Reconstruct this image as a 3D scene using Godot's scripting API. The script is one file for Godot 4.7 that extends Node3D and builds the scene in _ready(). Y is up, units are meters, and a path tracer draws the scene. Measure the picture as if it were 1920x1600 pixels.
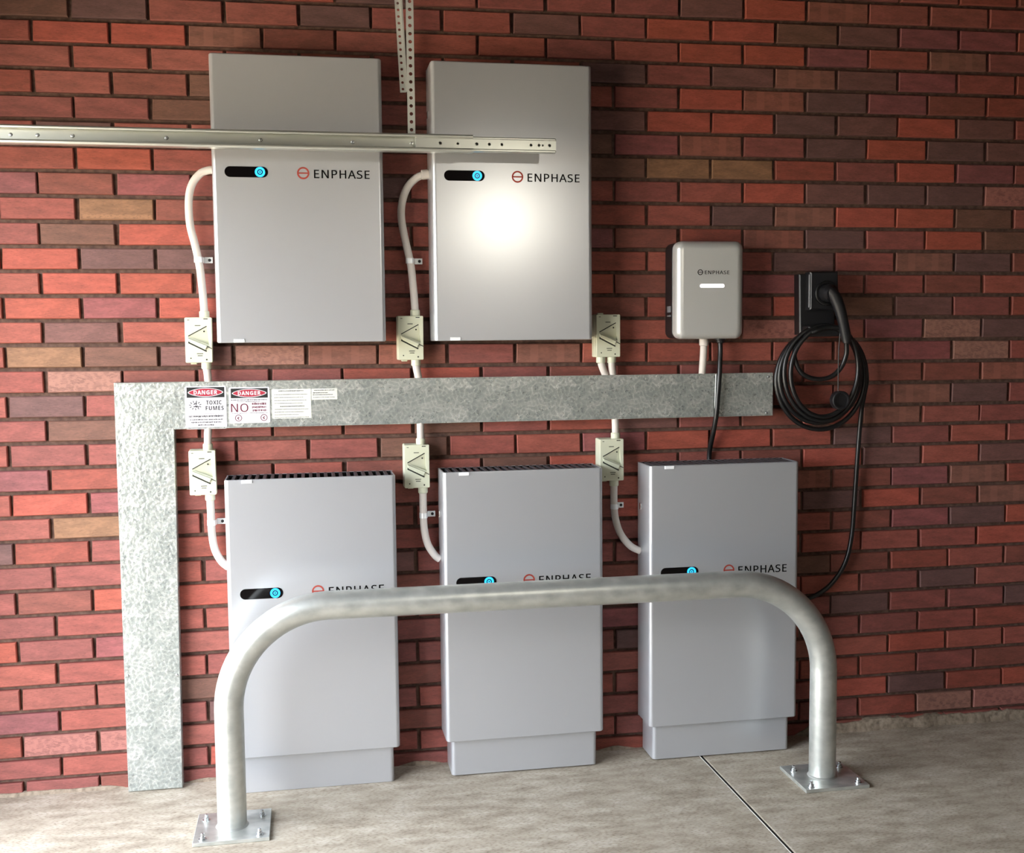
extends Node3D

# ---------------------------------------------------------------- mesh builder
class MB:
	var v := PackedVector3Array()
	var n := PackedVector3Array()
	var uv := PackedVector2Array()
	var xf := Transform3D.IDENTITY

	func tri(a: Vector3, b: Vector3, c: Vector3, na := Vector3.ZERO, nb := Vector3.ZERO, nc := Vector3.ZERO, ua := Vector2.ZERO, ub := Vector2.ZERO, uc := Vector2.ZERO) -> void:
		a = xf * a; b = xf * b; c = xf * c
		var g := (b - a).cross(c - a)
		if g.length_squared() < 1e-18: return
		if na == Vector3.ZERO:
			na = g.normalized(); nb = na; nc = na
			# flat faces given counter-clockwise seen from outside
		else:
			na = (xf.basis * na).normalized(); nb = (xf.basis * nb).normalized(); nc = (xf.basis * nc).normalized()
		if g.dot(na + nb + nc) > 0:
			var t := b; b = c; c = t
			t = nb; nb = nc; nc = t
			var w := ub; ub = uc; uc = w
		v.append(a); v.append(b); v.append(c)
		n.append(na); n.append(nb); n.append(nc)
		uv.append(ua); uv.append(ub); uv.append(uc)

	func quad(a: Vector3, b: Vector3, c: Vector3, d: Vector3) -> void:
		tri(a, b, c); tri(a, c, d)

	func quadn(a: Vector3, b: Vector3, c: Vector3, d: Vector3, na: Vector3, nb: Vector3, nc: Vector3, nd: Vector3) -> void:
		tri(a, b, c, na, nb, nc); tri(a, c, d, na, nc, nd)

	func box(p: Vector3, s: Vector3) -> void:
		rbox(p, s, minf(s.x, minf(s.y, s.z)) * 0.12, 1)

	# box with all edges rounded by r
	func rbox(p: Vector3, s: Vector3, r: float, k := 3) -> void:
		var h := s * 0.5
		r = minf(r, minf(h.x, minf(h.y, h.z)) * 0.999)
		for ax in 3:
			var u := (ax + 1) % 3
			var w := (ax + 2) % 3
			for sg in [-1.0, 1.0]:
				var us := PackedFloat32Array()
				var ws := PackedFloat32Array()
				for i in k + 1:
					var o := r * tan(PI / 4 * (1.0 - float(i) / k))
					us.append(-h[u] + r - o); ws.append(-h[w] + r - o)
				for i in k + 1:
					var o := r * tan(PI / 4 * (float(i) / k))
					us.append(h[u] - r + o); ws.append(h[w] - r + o)
				for i in us.size() - 1:
					for j in ws.size() - 1:
						var q := []
						for e in [[i, j], [i + 1, j], [i + 1, j + 1], [i, j + 1]]:
							var f := Vector3.ZERO
							f[ax] = sg * h[ax]; f[u] = us[e[0]]; f[w] = ws[e[1]]
							var c := f.clamp(-h + Vector3.ONE * r, h - Vector3.ONE * r)
							var d := (f - c).normalized()
							q.append([p + c + d * r, d])
						quadn(q[0][0], q[1][0], q[2][0], q[3][0], q[0][1], q[1][1], q[2][1], q[3][1])

	# polygon (counter-clockwise in xy) extruded from z0 to z1, front edge bevelled
	func prism(poly: PackedVector2Array, z0: float, z1: float, bevel := 0.0, back := true) -> void:
		var m := poly.size()
		var ins := PackedVector2Array()
		for i in m:
			var a := poly[(i + m - 1) % m]
			var b := poly[i]
			var c := poly[(i + 1) % m]
			var n1 := (b - a).normalized().orthogonal()
			var n2 := (c - b).normalized().orthogonal()
			var bi := (n1 + n2)
			bi = bi / maxf(bi.length_squared() * 0.5, 0.3)
			# orthogonal() turns right of travel in y-up axes = outward for ccw
			ins.append(b - bi * bevel)
		var ix := Geometry2D.triangulate_polygon(ins)
		for i in range(0, ix.size(), 3):
			var a := ins[ix[i]]; var b := ins[ix[i + 1]]; var c := ins[ix[i + 2]]
			var f := Vector3(0, 0, 1)
			tri(Vector3(a.x, a.y, z1), Vector3(b.x, b.y, z1), Vector3(c.x, c.y, z1), f, f, f, a, b, c)
		if back:
			ix = Geometry2D.triangulate_polygon(poly)
			for i in range(0, ix.size(), 3):
				var a := poly[ix[i]]; var b := poly[ix[i + 1]]; var c := poly[ix[i + 2]]
				var f := Vector3(0, 0, -1)
				tri(Vector3(a.x, a.y, z0), Vector3(b.x, b.y, z0), Vector3(c.x, c.y, z0), f, f, f)
		var zs := z1 - bevel
		for i in m:
			var j := (i + 1) % m
			var a := poly[i]; var b := poly[j]
			var o2 := (b - a).normalized().orthogonal()
			var o := Vector3(o2.x, o2.y, 0)
			quadn(Vector3(a.x, a.y, z0), Vector3(b.x, b.y, z0), Vector3(b.x, b.y, zs), Vector3(a.x, a.y, zs), o, o, o, o)
			if bevel > 0:
				var q := (o + Vector3(0, 0, 1)).normalized()
				quadn(Vector3(a.x, a.y, zs), Vector3(b.x, b.y, zs), Vector3(ins[j].x, ins[j].y, z1), Vector3(ins[i].x, ins[i].y, z1), q, q, q, q)

	# swept tube; rad is a float or one radius for each point
	func tube(pts: Array, rad, sides := 14, caps := true) -> void:
		var m := pts.size()
		var t: Vector3 = (pts[1] - pts[0]).normalized()
		var up := Vector3.UP if absf(t.y) < 0.9 else Vector3.RIGHT
		var nx := t.cross(up).normalized()
		var rings := []
		for i in m:
			var tn: Vector3
			if i == 0: tn = t
			elif i == m - 1: tn = (pts[i] - pts[i - 1]).normalized()
			else:
				tn = (pts[i + 1] - pts[i - 1]).normalized()
			nx = (nx - tn * nx.dot(tn)).normalized()
			var ny := tn.cross(nx)
			var r: float = rad[i] if rad is Array else rad
			var ring := []
			for s in sides:
				var a := TAU * s / sides
				var d := nx * cos(a) + ny * sin(a)
				ring.append([pts[i] + d * r, d])
			rings.append(ring)
		for i in m - 1:
			for s in sides:
				var e := (s + 1) % sides
				var A = rings[i][s]; var B = rings[i][e]; var C = rings[i + 1][e]; var D = rings[i + 1][s]
				quadn(A[0], B[0], C[0], D[0], A[1], B[1], C[1], D[1])
		if caps:
			for w in [0, m - 1]:
				var dir: Vector3 = (pts[0] - pts[1]).normalized() if w == 0 else (pts[m - 1] - pts[m - 2]).normalized()
				for s in sides:
					tri(pts[w], rings[w][s][0], rings[w][(s + 1) % sides][0], dir, dir, dir)

	# stepped solid of revolution: points of [distance along axis, radius], with hard edges
	func turned(base: Vector3, axis: Vector3, prof: Array, sides := 16) -> void:
		for i in prof.size() - 1:
			var p0 = prof[i]; var p1 = prof[i + 1]
			var nx := axis.cross(Vector3.UP if absf(axis.y) < 0.9 else Vector3.RIGHT).normalized()
			var ny := axis.cross(nx)
			var sl := Vector2(p1[1] - p0[1], p1[0] - p0[0]).normalized()
			for s in sides:
				var a := TAU * s / sides
				var b := TAU * (s + 1) / sides
				var da := nx * cos(a) + ny * sin(a)
				var db := nx * cos(b) + ny * sin(b)
				var na := da * sl.y - axis * sl.x
				var nb := db * sl.y - axis * sl.x
				quadn(base + axis * p0[0] + da * p0[1], base + axis * p0[0] + db * p0[1], base + axis * p1[0] + db * p1[1], base + axis * p1[0] + da * p1[1], na, nb, nb, na)

	# flat ring facing +z
	func ring(c: Vector3, r0: float, r1: float, th: float, sides := 32) -> void:
		var f := Vector3(0, 0, 1)
		for s in sides:
			var a := TAU * s / sides
			var b := TAU * (s + 1) / sides
			var da := Vector3(cos(a), sin(a), 0)
			var db := Vector3(cos(b), sin(b), 0)
			var z := f * th
			quadn(c + da * r0 + z, c + da * r1 + z, c + db * r1 + z, c + db * r0 + z, f, f, f, f)
			quadn(c + da * r1, c + db * r1, c + db * r1 + z, c + da * r1 + z, da, db, db, da)
			if r0 > 0.0001:
				quadn(c + da * r0, c + db * r0, c + db * r0 + z, c + da * r0 + z, -da, -db, -db, -da)

	# plate in xy with round holes: cells between the cuts, one hole in each (radius 0 = none)
	func perforated(cells: Array, y0: float, y1: float, z0: float, z1: float) -> void:
		for c in cells:
			var x0: float = c[0]; var x1: float = c[1]; var hx: float = c[2]; var r: float = c[3]
			var cy := (y0 + y1) * 0.5
			if r <= 0.0:
				for z in [z0, z1]:
					var f := Vector3(0, 0, 1 if z == z1 else -1)
					quadn(Vector3(x0, y0, z), Vector3(x1, y0, z), Vector3(x1, y1, z), Vector3(x0, y1, z), f, f, f, f)
			else:
				var angs := []
				for s in 16: angs.append(TAU * s / 16)
				for q in [[x0, y0], [x1, y0], [x1, y1], [x0, y1]]:
					angs.append(fposmod(atan2(q[1] - cy, q[0] - hx), TAU))
				angs.sort()
				for s in angs.size():
					var pr := []
					for a in [angs[s], angs[(s + 1) % angs.size()]]:
						var d := Vector2(cos(a), sin(a))
						var t := 1e9
						if d.x > 1e-6: t = minf(t, (x1 - hx) / d.x)
						if d.x < -1e-6: t = minf(t, (x0 - hx) / d.x)
						if d.y > 1e-6: t = minf(t, (y1 - cy) / d.y)
						if d.y < -1e-6: t = minf(t, (y0 - cy) / d.y)
						pr.append([Vector2(hx, cy) + d * t, Vector2(hx, cy) + d * r, d])
					for z in [z0, z1]:
						var f := Vector3(0, 0, 1 if z == z1 else -1)
						quadn(Vector3(pr[0][0].x, pr[0][0].y, z), Vector3(pr[1][0].x, pr[1][0].y, z), Vector3(pr[1][1].x, pr[1][1].y, z), Vector3(pr[0][1].x, pr[0][1].y, z), f, f, f, f)
					var na := -Vector3(pr[0][2].x, pr[0][2].y, 0)
					var nb := -Vector3(pr[1][2].x, pr[1][2].y, 0)
					quadn(Vector3(pr[0][1].x, pr[0][1].y, z0), Vector3(pr[1][1].x, pr[1][1].y, z0), Vector3(pr[1][1].x, pr[1][1].y, z1), Vector3(pr[0][1].x, pr[0][1].y, z1), na, nb, nb, na)
			for y in [y0, y1]:
				var f := Vector3(0, 1 if y == y1 else -1, 0)
				quadn(Vector3(x0, y, z0), Vector3(x1, y, z0), Vector3(x1, y, z1), Vector3(x0, y, z1), f, f, f, f)
		for e in [cells[0][0], cells[-1][1]]:
			var f := Vector3(-1 if e == cells[0][0] else 1, 0, 0)
			quadn(Vector3(e, y0, z0), Vector3(e, y1, z0), Vector3(e, y1, z1), Vector3(e, y0, z1), f, f, f, f)

	func mesh() -> ArrayMesh:
		var a := []
		a.resize(Mesh.ARRAY_MAX)
		a[Mesh.ARRAY_VERTEX] = v; a[Mesh.ARRAY_NORMAL] = n; a[Mesh.ARRAY_TEX_UV] = uv
		var m := ArrayMesh.new()
		m.add_surface_from_arrays(Mesh.PRIMITIVE_TRIANGLES, a)
		return m

# ---------------------------------------------------------------- scene helpers
var M := {}
var taken := {}
var rng := RandomNumberGenerator.new()

func numbered(called: String) -> String:
	var k: int = taken.get(called, 0)
	taken[called] = k + 1
	return called if k == 0 else "%s_%03d" % [called, k]

func tag(o: Node, label := "", category := "", group := "", kind := "") -> Node:
	if label: o.set_meta("label", label)
	if category: o.set_meta("category", category)
	if group: o.set_meta("group", group)
	if kind: o.set_meta("kind", kind)
	return o

func thing(called: String, at: Vector3, label: String, category: String, group := "") -> Node3D:
	var o := Node3D.new()
	o.name = numbered(called)
	add_child(o)
	o.position = at
	tag(o, label, category, group)
	return o

func part(called: String, mb, mat: Material, parent: Node, at := Vector3.ZERO) -> MeshInstance3D:
	var o := MeshInstance3D.new()
	o.mesh = mb.mesh() if mb is MB else mb
	o.material_override = mat
	o.name = called if parent != self else numbered(called)
	parent.add_child(o, true)
	o.position = at
	o.cast_shadow = GeometryInstance3D.SHADOW_CASTING_SETTING_ON
	return o

func copy(o: Node3D, at: Vector3, label: String) -> Node3D:
	var c: Node3D = o.duplicate()
	var base := String(o.name)
	if base.substr(base.length() - 3).is_valid_int(): base = base.substr(0, base.length() - 4)
	c.name = numbered(base)
	add_child(c)
	c.position = at
	c.set_meta("label", label)
	return c

func rrect(w: float, h: float, r: float, k := 5, c := Vector2.ZERO) -> PackedVector2Array:
	var p := PackedVector2Array()
	for q in [[1, -1, -PI / 2], [1, 1, 0.0], [-1, 1, PI / 2], [-1, -1, PI]]:
		for i in k + 1:
			var a: float = q[2] + PI / 2 * i / k
			p.append(c + Vector2(q[0] * (w / 2 - r) + cos(a) * r, q[1] * (h / 2 - r) + sin(a) * r))
	return p

func smooth(pts: Array, per := 8) -> Array:
	var p := []
	for q in pts: p.append(Vector3(q[0], q[1], q[2]) if q is Array else q)
	var o := []
	for i in p.size() - 1:
		var a: Vector3 = p[maxi(i - 1, 0)]; var b: Vector3 = p[i]; var c: Vector3 = p[i + 1]; var d: Vector3 = p[mini(i + 2, p.size() - 1)]
		for s in per:
			var t := float(s) / per
			o.append(0.5 * (2.0 * b + (c - a) * t + (2.0 * a - 5.0 * b + 4.0 * c - d) * t * t + (3.0 * b - a - 3.0 * c + d) * t * t * t))
	o.append(p[-1])
	return o

func lettering(called: String, s: String, width: float, height: float, mat: Material, parent: Node, at: Vector3, weight := 400, bold := 0.35) -> MeshInstance3D:
	var t := TextMesh.new()
	var f := SystemFont.new()
	f.font_names = PackedStringArray(["Droid Sans"])
	f.font_weight = weight
	var fv := FontVariation.new()
	fv.base_font = f
	if bold > 0.0: fv.variation_embolden = bold
	fv.spacing_glyph = 2
	t.font = fv
	t.text = s
	t.font_size = 48
	t.pixel_size = 0.01
	t.depth = 0.02
	var o := MeshInstance3D.new()
	o.mesh = t
	o.material_override = mat
	o.name = called
	parent.add_child(o, true)
	var b := t.get_aabb()
	var sc := Vector3(width / b.size.x, height / b.size.y, 0.02)
	o.scale = sc
	o.position = at - Vector3((b.position.x + b.size.x / 2) * sc.x, (b.position.y + b.size.y / 2) * sc.y, 0)
	return o

func mat(c: Color, rough := 0.6, metal := 0.0) -> StandardMaterial3D:
	var m := StandardMaterial3D.new()
	m.albedo_color = c
	m.roughness = rough
	m.metallic = metal
	return m

func noise_tex(kind: int, freq: float, ramp: Array, size := 512, normal := false, seed_ := 1, octaves := 4, ret := -1, strength := 6.0) -> NoiseTexture2D:
	var nz := FastNoiseLite.new()
	nz.noise_type = kind
	nz.frequency = freq
	nz.seed = seed_
	nz.fractal_octaves = octaves
	if ret == -2: nz.fractal_type = FastNoiseLite.FRACTAL_RIDGED
	if ret >= 0:
		nz.cellular_return_type = ret
	var t := NoiseTexture2D.new()
	t.width = size; t.height = size
	t.seamless = true
	t.noise = nz
	t.as_normal_map = normal
	t.bump_strength = strength
	if not normal:
		var g := Gradient.new()
		var off := PackedFloat32Array(); var col := PackedColorArray()
		for r in ramp:
			off.append(r[0]); col.append(r[1])
		g.offsets = off; g.colors = col
		t.color_ramp = g
	return t

func tri_map(m: StandardMaterial3D, scale: Vector3) -> StandardMaterial3D:
	m.uv1_triplanar = true
	m.uv1_world_triplanar = true
	m.uv1_scale = scale
	return m

func rgb(r: float, g: float, b: float) -> Color:
	return Color(r / 255.0, g / 255.0, b / 255.0)

# ---------------------------------------------------------------- the scene
func _ready() -> void:
	rng.seed = 7
	camera_and_light()
	materials()
	room()
	brick_wall()
	cabinets()
	barrier()
	trunking()
	signs()
	switches()
	conduits()
	charger()
	holster_and_cable()
	door_track()
	lamps()

func camera_and_light() -> void:
	var cam := Camera3D.new()
	cam.name = "camera"
	var right := Vector3(0.98358715, -0.00955347, 0.18018061)
	var down := Vector3(-0.02365873, -0.99680431, 0.07629833)
	var fwd := Vector3(0.1788759, -0.07930891, -0.98066993)
	cam.transform = Transform3D(Basis(right, -down, -fwd).orthonormalized(), Vector3(0.72044, 1.50986, 3.87111))
	cam.fov = rad_to_deg(2.0 * atan(800.0 / 2100.0))
	cam.near = 0.05
	add_child(cam)
	cam.current = true
	var env := Environment.new()
	env.background_mode = Environment.BG_SKY
	var sky := Sky.new()
	var sm := ProceduralSkyMaterial.new()
	sm.sky_top_color = Color(0.74, 0.76, 0.80)
	sm.sky_horizon_color = Color(0.89, 0.91, 0.92)
	sm.ground_bottom_color = Color(0.30, 0.30, 0.28)
	sm.ground_horizon_color = Color(0.62, 0.64, 0.62)
	sm.sky_energy_multiplier = 1.0
	sky.sky_material = sm
	env.sky = sky
	env.background_energy_multiplier = 27.0
	env.tonemap_mode = Environment.TONE_MAPPER_LINEAR
	env.tonemap_exposure = 0.92
	env.sdfgi_enabled = true
	env.ssao_enabled = true
	env.ssil_enabled = true
	# sun behind the building: it lights the yard outside the doorways
	var sun := DirectionalLight3D.new()
	sun.name = "sun"
	sun.light_color = Color(1.0, 0.96, 0.88)
	sun.light_energy = 20.0
	sun.light_angular_distance = 0.5
	sun.shadow_enabled = true
	add_child(sun)
	sun.look_at_from_position(Vector3(2.5, 8, -1.5), Vector3(0, 0, 0), Vector3.UP)
	var we := WorldEnvironment.new()
	we.name = "world_environment"
	we.environment = env
	add_child(we)

func materials() -> void:
	var N := FastNoiseLite
	# cabinets: silver paint
	var silver := mat(rgb(192, 194, 198), 0.28, 0.54)
	M.silver = silver
	M.vent_black = mat(rgb(16, 15, 16), 0.6)
	M.fin = mat(rgb(70, 67, 69), 0.6)
	M.lens = mat(rgb(9, 7, 8), 0.06)
	M.lens.metallic_specular = 0.35
	M.black_print = mat(rgb(10, 10, 11), 0.7)
	M.black_print.metallic_specular = 0.2
	M.rust_print = mat(rgb(150, 50, 36), 0.7)
	M.led = mat(rgb(20, 120, 200), 0.4)
	M.led.emission_enabled = true
	M.led.emission = Color(0.22, 0.84, 1.0)
	M.led.emission_energy_multiplier = 1.1
	M.led_bar = mat(rgb(250, 248, 255), 0.4)
	M.led_bar.emission_enabled = true
	M.led_bar.emission = Color(1.0, 0.97, 1.0)
	M.led_bar.emission_energy_multiplier = 1.3
	M.dark_blue = mat(rgb(14, 26, 60), 0.25)
	M.tab = mat(rgb(232, 234, 236), 0.5)
	# galvanised sheet with spangle
	var galv := mat(Color.WHITE, 0.36, 0.55)
	galv.albedo_texture = noise_tex(N.TYPE_SIMPLEX, 0.012, [[0.0, rgb(166, 170, 167)], [0.4, rgb(186, 189, 185)], [0.62, rgb(200, 202, 197)], [0.8, rgb(218, 220, 214)], [1.0, rgb(230, 232, 226)]], 1024, false, 11, 4, -2)
	galv.detail_enabled = true
	galv.detail_blend_mode = BaseMaterial3D.BLEND_MODE_MUL
	galv.detail_albedo = noise_tex(N.TYPE_CELLULAR, 0.016, [[0.0, Color(0.80, 0.82, 0.82)], [1.0, Color(1, 1, 1)]], 512, false, 12, 3, N.RETURN_CELL_VALUE)
	galv.uv2_triplanar = true
	galv.uv2_world_triplanar = true
	galv.uv2_scale = Vector3(2.3, 2.3, 2.3)
	galv.roughness_texture = noise_tex(N.TYPE_CELLULAR, 0.045, [[0.0, Color(0.7, 0.7, 0.7)], [1.0, Color.WHITE]], 512, false, 11, 3, N.RETURN_CELL_VALUE)
	galv.normal_enabled = true
	galv.normal_texture = noise_tex(N.TYPE_SIMPLEX, 0.03, [], 512, true, 5, 3, -1, 5.0)
	galv.normal_scale = 0.2
	tri_map(galv, Vector3(2.7, 2.7, 2.7))
	M.galv = galv
	# hot-dip galvanised tube
	var pipe := mat(Color.WHITE, 0.38, 0.75)
	pipe.albedo_texture = noise_tex(N.TYPE_SIMPLEX, 0.012, [[0.0, rgb(182, 186, 182)], [0.45, rgb(200, 203, 198)], [0.6, rgb(206, 208, 203)], [1.0, rgb(220, 222, 217)]], 512, false, 21, 5)
	tri_map(pipe, Vector3(1.6, 2.2, 3.0))
	M.pipe = pipe
	M.zinc = mat(rgb(205, 208, 210), 0.25, 0.9)
	M.bright_zinc = mat(rgb(226, 228, 228), 0.4, 0.35)
	M.track = mat(rgb(214, 216, 208), 0.30, 0.85)
	M.strap = mat(rgb(200, 202, 198), 0.45, 0.5)
	# plastics
	M.conduit = mat(rgb(200, 193, 186), 0.5)
	M.switch_body = mat(rgb(196, 198, 176), 0.45)
	M.switch_print = mat(rgb(54, 56, 46), 0.7)
	M.switch_groove = mat(rgb(26, 26, 20), 0.8)
	M.black_plastic = mat(rgb(22, 22, 25), 0.45)
	M.black_rubber = mat(rgb(17, 17, 18), 0.36)
	M.grey_edge = mat(rgb(120, 122, 126), 0.4)
	# charger cover
	M.charger = mat(rgb(206, 207, 205), 0.34, 0.45)
	# signs
	M.sign_white = mat(rgb(198, 196, 202), 0.6)
	M.sign_black = mat(rgb(6, 6, 7), 0.7)
	M.sign_red = mat(rgb(150, 16, 44), 0.6)
	M.sign_maroon = mat(rgb(92, 14, 42), 0.6)
	M.sign_ink = mat(rgb(12, 11, 16), 0.7)
	M.sign_faint = mat(rgb(58, 56, 62), 0.7)
	M.label_paper = mat(rgb(204, 206, 198), 0.6)
	# concrete
	var con := mat(Color.WHITE, 0.8)
	con.albedo_texture = noise_tex(N.TYPE_SIMPLEX, 0.005, [[0.0, rgb(148, 137, 122)], [0.3, rgb(166, 156, 140)], [0.5, rgb(175, 165, 149)], [0.7, rgb(181, 172, 157)], [1.0, rgb(196, 188, 175)]], 1024, false, 31, 8)
	con.normal_enabled = true
	con.normal_texture = noise_tex(N.TYPE_SIMPLEX, 0.03, [], 512, true, 32, 4, -1, 4.0)
	con.normal_scale = 0.12
	con.detail_enabled = true
	con.detail_blend_mode = BaseMaterial3D.BLEND_MODE_MUL
	con.detail_albedo = noise_tex(N.TYPE_SIMPLEX, 0.10, [[0.0, Color(0.55, 0.52, 0.48)], [0.24, Color(0.90, 0.89, 0.87)], [0.5, Color(0.97, 0.97, 0.96)], [1.0, Color(1, 1, 1)]], 512, false, 33, 4)
	con.uv2_triplanar = true
	con.uv2_world_triplanar = true
	con.uv2_scale = Vector3(1.3, 1.3, 3.6)
	tri_map(con, Vector3(0.9, 0.9, 2.4))
	M.concrete = con
	M.joint_filler = mat(rgb(22, 20, 18), 0.9)
	M.joint_strip = mat(rgb(214, 212, 204), 0.6)
	var mo := mat(Color.WHITE, 0.95)
	mo.albedo_texture = noise_tex(N.TYPE_SIMPLEX, 0.03, [[0.0, rgb(72, 52, 45)], [0.5, rgb(94, 71, 61)], [1.0, rgb(114, 90, 78)]], 512, false, 41, 4)
	tri_map(mo, Vector3(2, 2, 2))
	M.mortar = mo
	var fi := mat(Color.WHITE, 0.95)
	fi.albedo_texture = noise_tex(N.TYPE_SIMPLEX, 0.03, [[0.0, rgb(84, 72, 60)], [0.4, rgb(132, 118, 102)], [1.0, rgb(166, 152, 134)]], 512, false, 42, 5)
	tri_map(fi, Vector3(2, 2, 2))
	M.fillet = fi
	M.plaster = mat(rgb(78, 72, 68), 0.9)
	M.white_wall = mat(rgb(240, 240, 234), 0.9)
	M.ceiling_board = mat(rgb(48, 44, 42), 0.9)

func room() -> void:
	# floor: two slabs either side of a control joint
	var fl := Node3D.new()
	fl.name = "floor"
	add_child(fl)
	tag(fl, "grey-brown concrete garage floor with a control joint", "", "", "structure")
	var jx := 2.085
	var a := MB.new()
	a.rbox(Vector3((-14.0 + jx - 0.006) / 2, -0.1, 9.9), Vector3(jx - 0.006 + 14.0, 0.2, 20.2), 0.003, 1)
	part("slab", a, M.concrete, fl)
	var b := MB.new()
	b.rbox(Vector3((5.3 + jx + 0.006) / 2, -0.1, 9.9), Vector3(5.3 - jx - 0.006, 0.2, 20.2), 0.003, 1)
	part("slab", b, M.concrete, fl)
	var c := MB.new()
	c.rbox(Vector3(jx, -0.0535, 9.9), Vector3(0.0118, 0.1, 20.2), 0.001, 1)
	part("joint_filler", c, M.joint_filler, fl)
	var d := MB.new()
	d.rbox(Vector3(jx - 0.0065, -0.0095, 9.9), Vector3(0.0022, 0.0208, 20.2), 0.0005, 1)
	part("joint_strip", d, M.joint_strip, fl)
	# the shell round the view: ceiling, side walls, and the wall opposite; a wide doorway on the left
	var shell := [
		["ceiling", M.ceiling_board, "plain dark ceiling above the wall", [[Vector3(1.8, 3.0, 3.2), Vector3(5.8, 0.2, 6.8)]]],
		["wall_left", M.plaster, "side wall with the open doorway that lets in daylight", [[Vector3(-0.66, 1.45, 0.15), Vector3(0.12, 2.9, 0.3)], [Vector3(-0.66, 2.55, 1.55), Vector3(0.12, 0.7, 2.5)], [Vector3(-0.66, 1.45, 4.7), Vector3(0.12, 2.9, 3.8)]]],
		["wall_right", M.plaster, "plain side wall of the garage", [[Vector3(4.65, 1.45, 3.2), Vector3(0.12, 2.9, 6.8)]]],
		["wall_front", M.plaster, "wall opposite the bricks", [[Vector3(1.8, 0.375, 5.55), Vector3(5.8, 0.75, 0.12)]]],
		["wall_opposite", M.white_wall, "white painted upper part of the wall opposite the bricks", [[Vector3(1.8, 1.825, 5.55), Vector3(5.8, 2.15, 0.12)]]],
	]
	for w in shell:
		var mb := MB.new()
		for q in w[3]: mb.rbox(q[0], q[1], 0.004, 1)
		tag(part(w[0], mb, w[1], self), w[2], "", "", "structure")

# ---------------------------------------------------------------- bricks
const YL := [2.7805, 2.7, 2.6195, 2.539, 2.462, 2.384, 2.302, 2.224, 2.142, 2.061, 1.98, 1.899, 1.818, 1.739, 1.659, 1.579, 1.5, 1.421, 1.339, 1.258, 1.178, 1.096, 1.015, 0.934, 0.854, 0.772, 0.689, 0.605, 0.525, 0.445, 0.364, 0.281, 0.203, 0.122, 0.049, -0.03]
const YR := [2.7945, 2.714, 2.633, 2.552, 2.474, 2.393, 2.311, 2.228, 2.145, 2.064, 1.98, 1.896, 1.816, 1.734, 1.653, 1.57, 1.487, 1.405, 1.326, 1.242, 1.168, 1.092, 1.013, 0.932, 0.853, 0.774, 0.692, 0.614, 0.536, 0.454, 0.371, 0.293, 0.209, 0.132, 0.049, -0.03]
const TONES := {
	"d": "0:-1 0:0 -1:8 0:11 2:9 2:11 3:10 4:10 4:11 4:13 5:10 5:12 5:13 7:10 7:11 7:12 8:13 9:13 10:13 9:-1 10:0 10:1 13:-1 16:-1 16:13 13:13 0:6 2:7 12:11 12:12 10:10 8:9 21:10 0:10",
	"o": "-1:9 0:9 1:8 1:9 3:8 4:8 4:9 7:9 9:0 10:-1 11:-1 11:0 12:-1 20:-1 12:10 21:11 12:1 6:12 5:11 4:12 8:11 8:12 9:12 1:0 1:-1",
	"t": "8:0 21:-1 14:-1 6:8 6:9",
	"p": "0:12 0:13 2:12 3:11 6:13 12:0 19:-2 14:12 13:11 1:10 20:12 22:12 7:-2 7:0",
	"b": "-1:10 1:12 2:10 5:8 9:9 14:3 14:6 8:10 17:11 21:13",
	"s": "14:2 15:-1 13:9 13:12 14:13 30:-1 7:13 30:0 31:12 31:13",
}

func course_y(r: int, x: float) -> float:   # height of the joint below course r
	var i := clampi(r + 3, 0, YL.size() - 1)
	return lerpf(YL[i], YR[i], (x + 0.3) / 3.75)

func brick_texture(kind: String, sd: int) -> ImageTexture:
	var w := 192
	var h := 64
	var im := Image.create(w, h, false, Image.FORMAT_RGB8)
	var n1 := FastNoiseLite.new()
	n1.seed = sd; n1.frequency = 0.02; n1.fractal_octaves = 4
	var n2 := FastNoiseLite.new()
	n2.seed = sd + 50; n2.frequency = 0.12; n2.fractal_octaves = 3
	var n3 := FastNoiseLite.new()
	n3.seed = sd + 90; n3.frequency = 0.05; n3.fractal_octaves = 4
	for y in h:
		for x in w:
			var s := n1.get_noise_2d(x * 0.5, y * 1.7)
			var f := n2.get_noise_2d(x * 0.45, y * 2.4)
			var c := Color(0.88, 0.88, 0.88) * (1.0 + 0.14 * s + 0.10 * f)
			var dr := n3.get_noise_2d(x, y)
			# small pale scuffs and dark pits
			if dr > 0.42: c = c.lerp(Color(1.0, 1.0, 0.98), clampf((dr - 0.42) * 3.0, 0, 0.55))
			if f < -0.5: c = c * 0.90
			if kind == "s" and dr + 0.5 * f > 0.02:
				c = c.lerp(Color(1.0, 1.0, 1.0) * 1.0, 0.75)
			if kind == "b":
				var u := float(x) / w + 0.012 * f
				if (u > 0.2 and u < 0.33) or (u > 0.62 and u < 0.74):
					c = c.lerp(Color(1.0, 1.0, 1.0), 0.6)
			if kind == "e" and y > 47 and y < 59 and x > 6 and x < 186 and n3.get_noise_2d(x * 1.7, y * 2.6) + 0.35 * (1.0 - absf(y - 53) / 6.0) > 0.02:
				c = Color(1.0, 1.0, 1.0)
			c.a = 1.0
			im.set_pixel(x, y, c)
	return ImageTexture.create_from_image(im)

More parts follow.
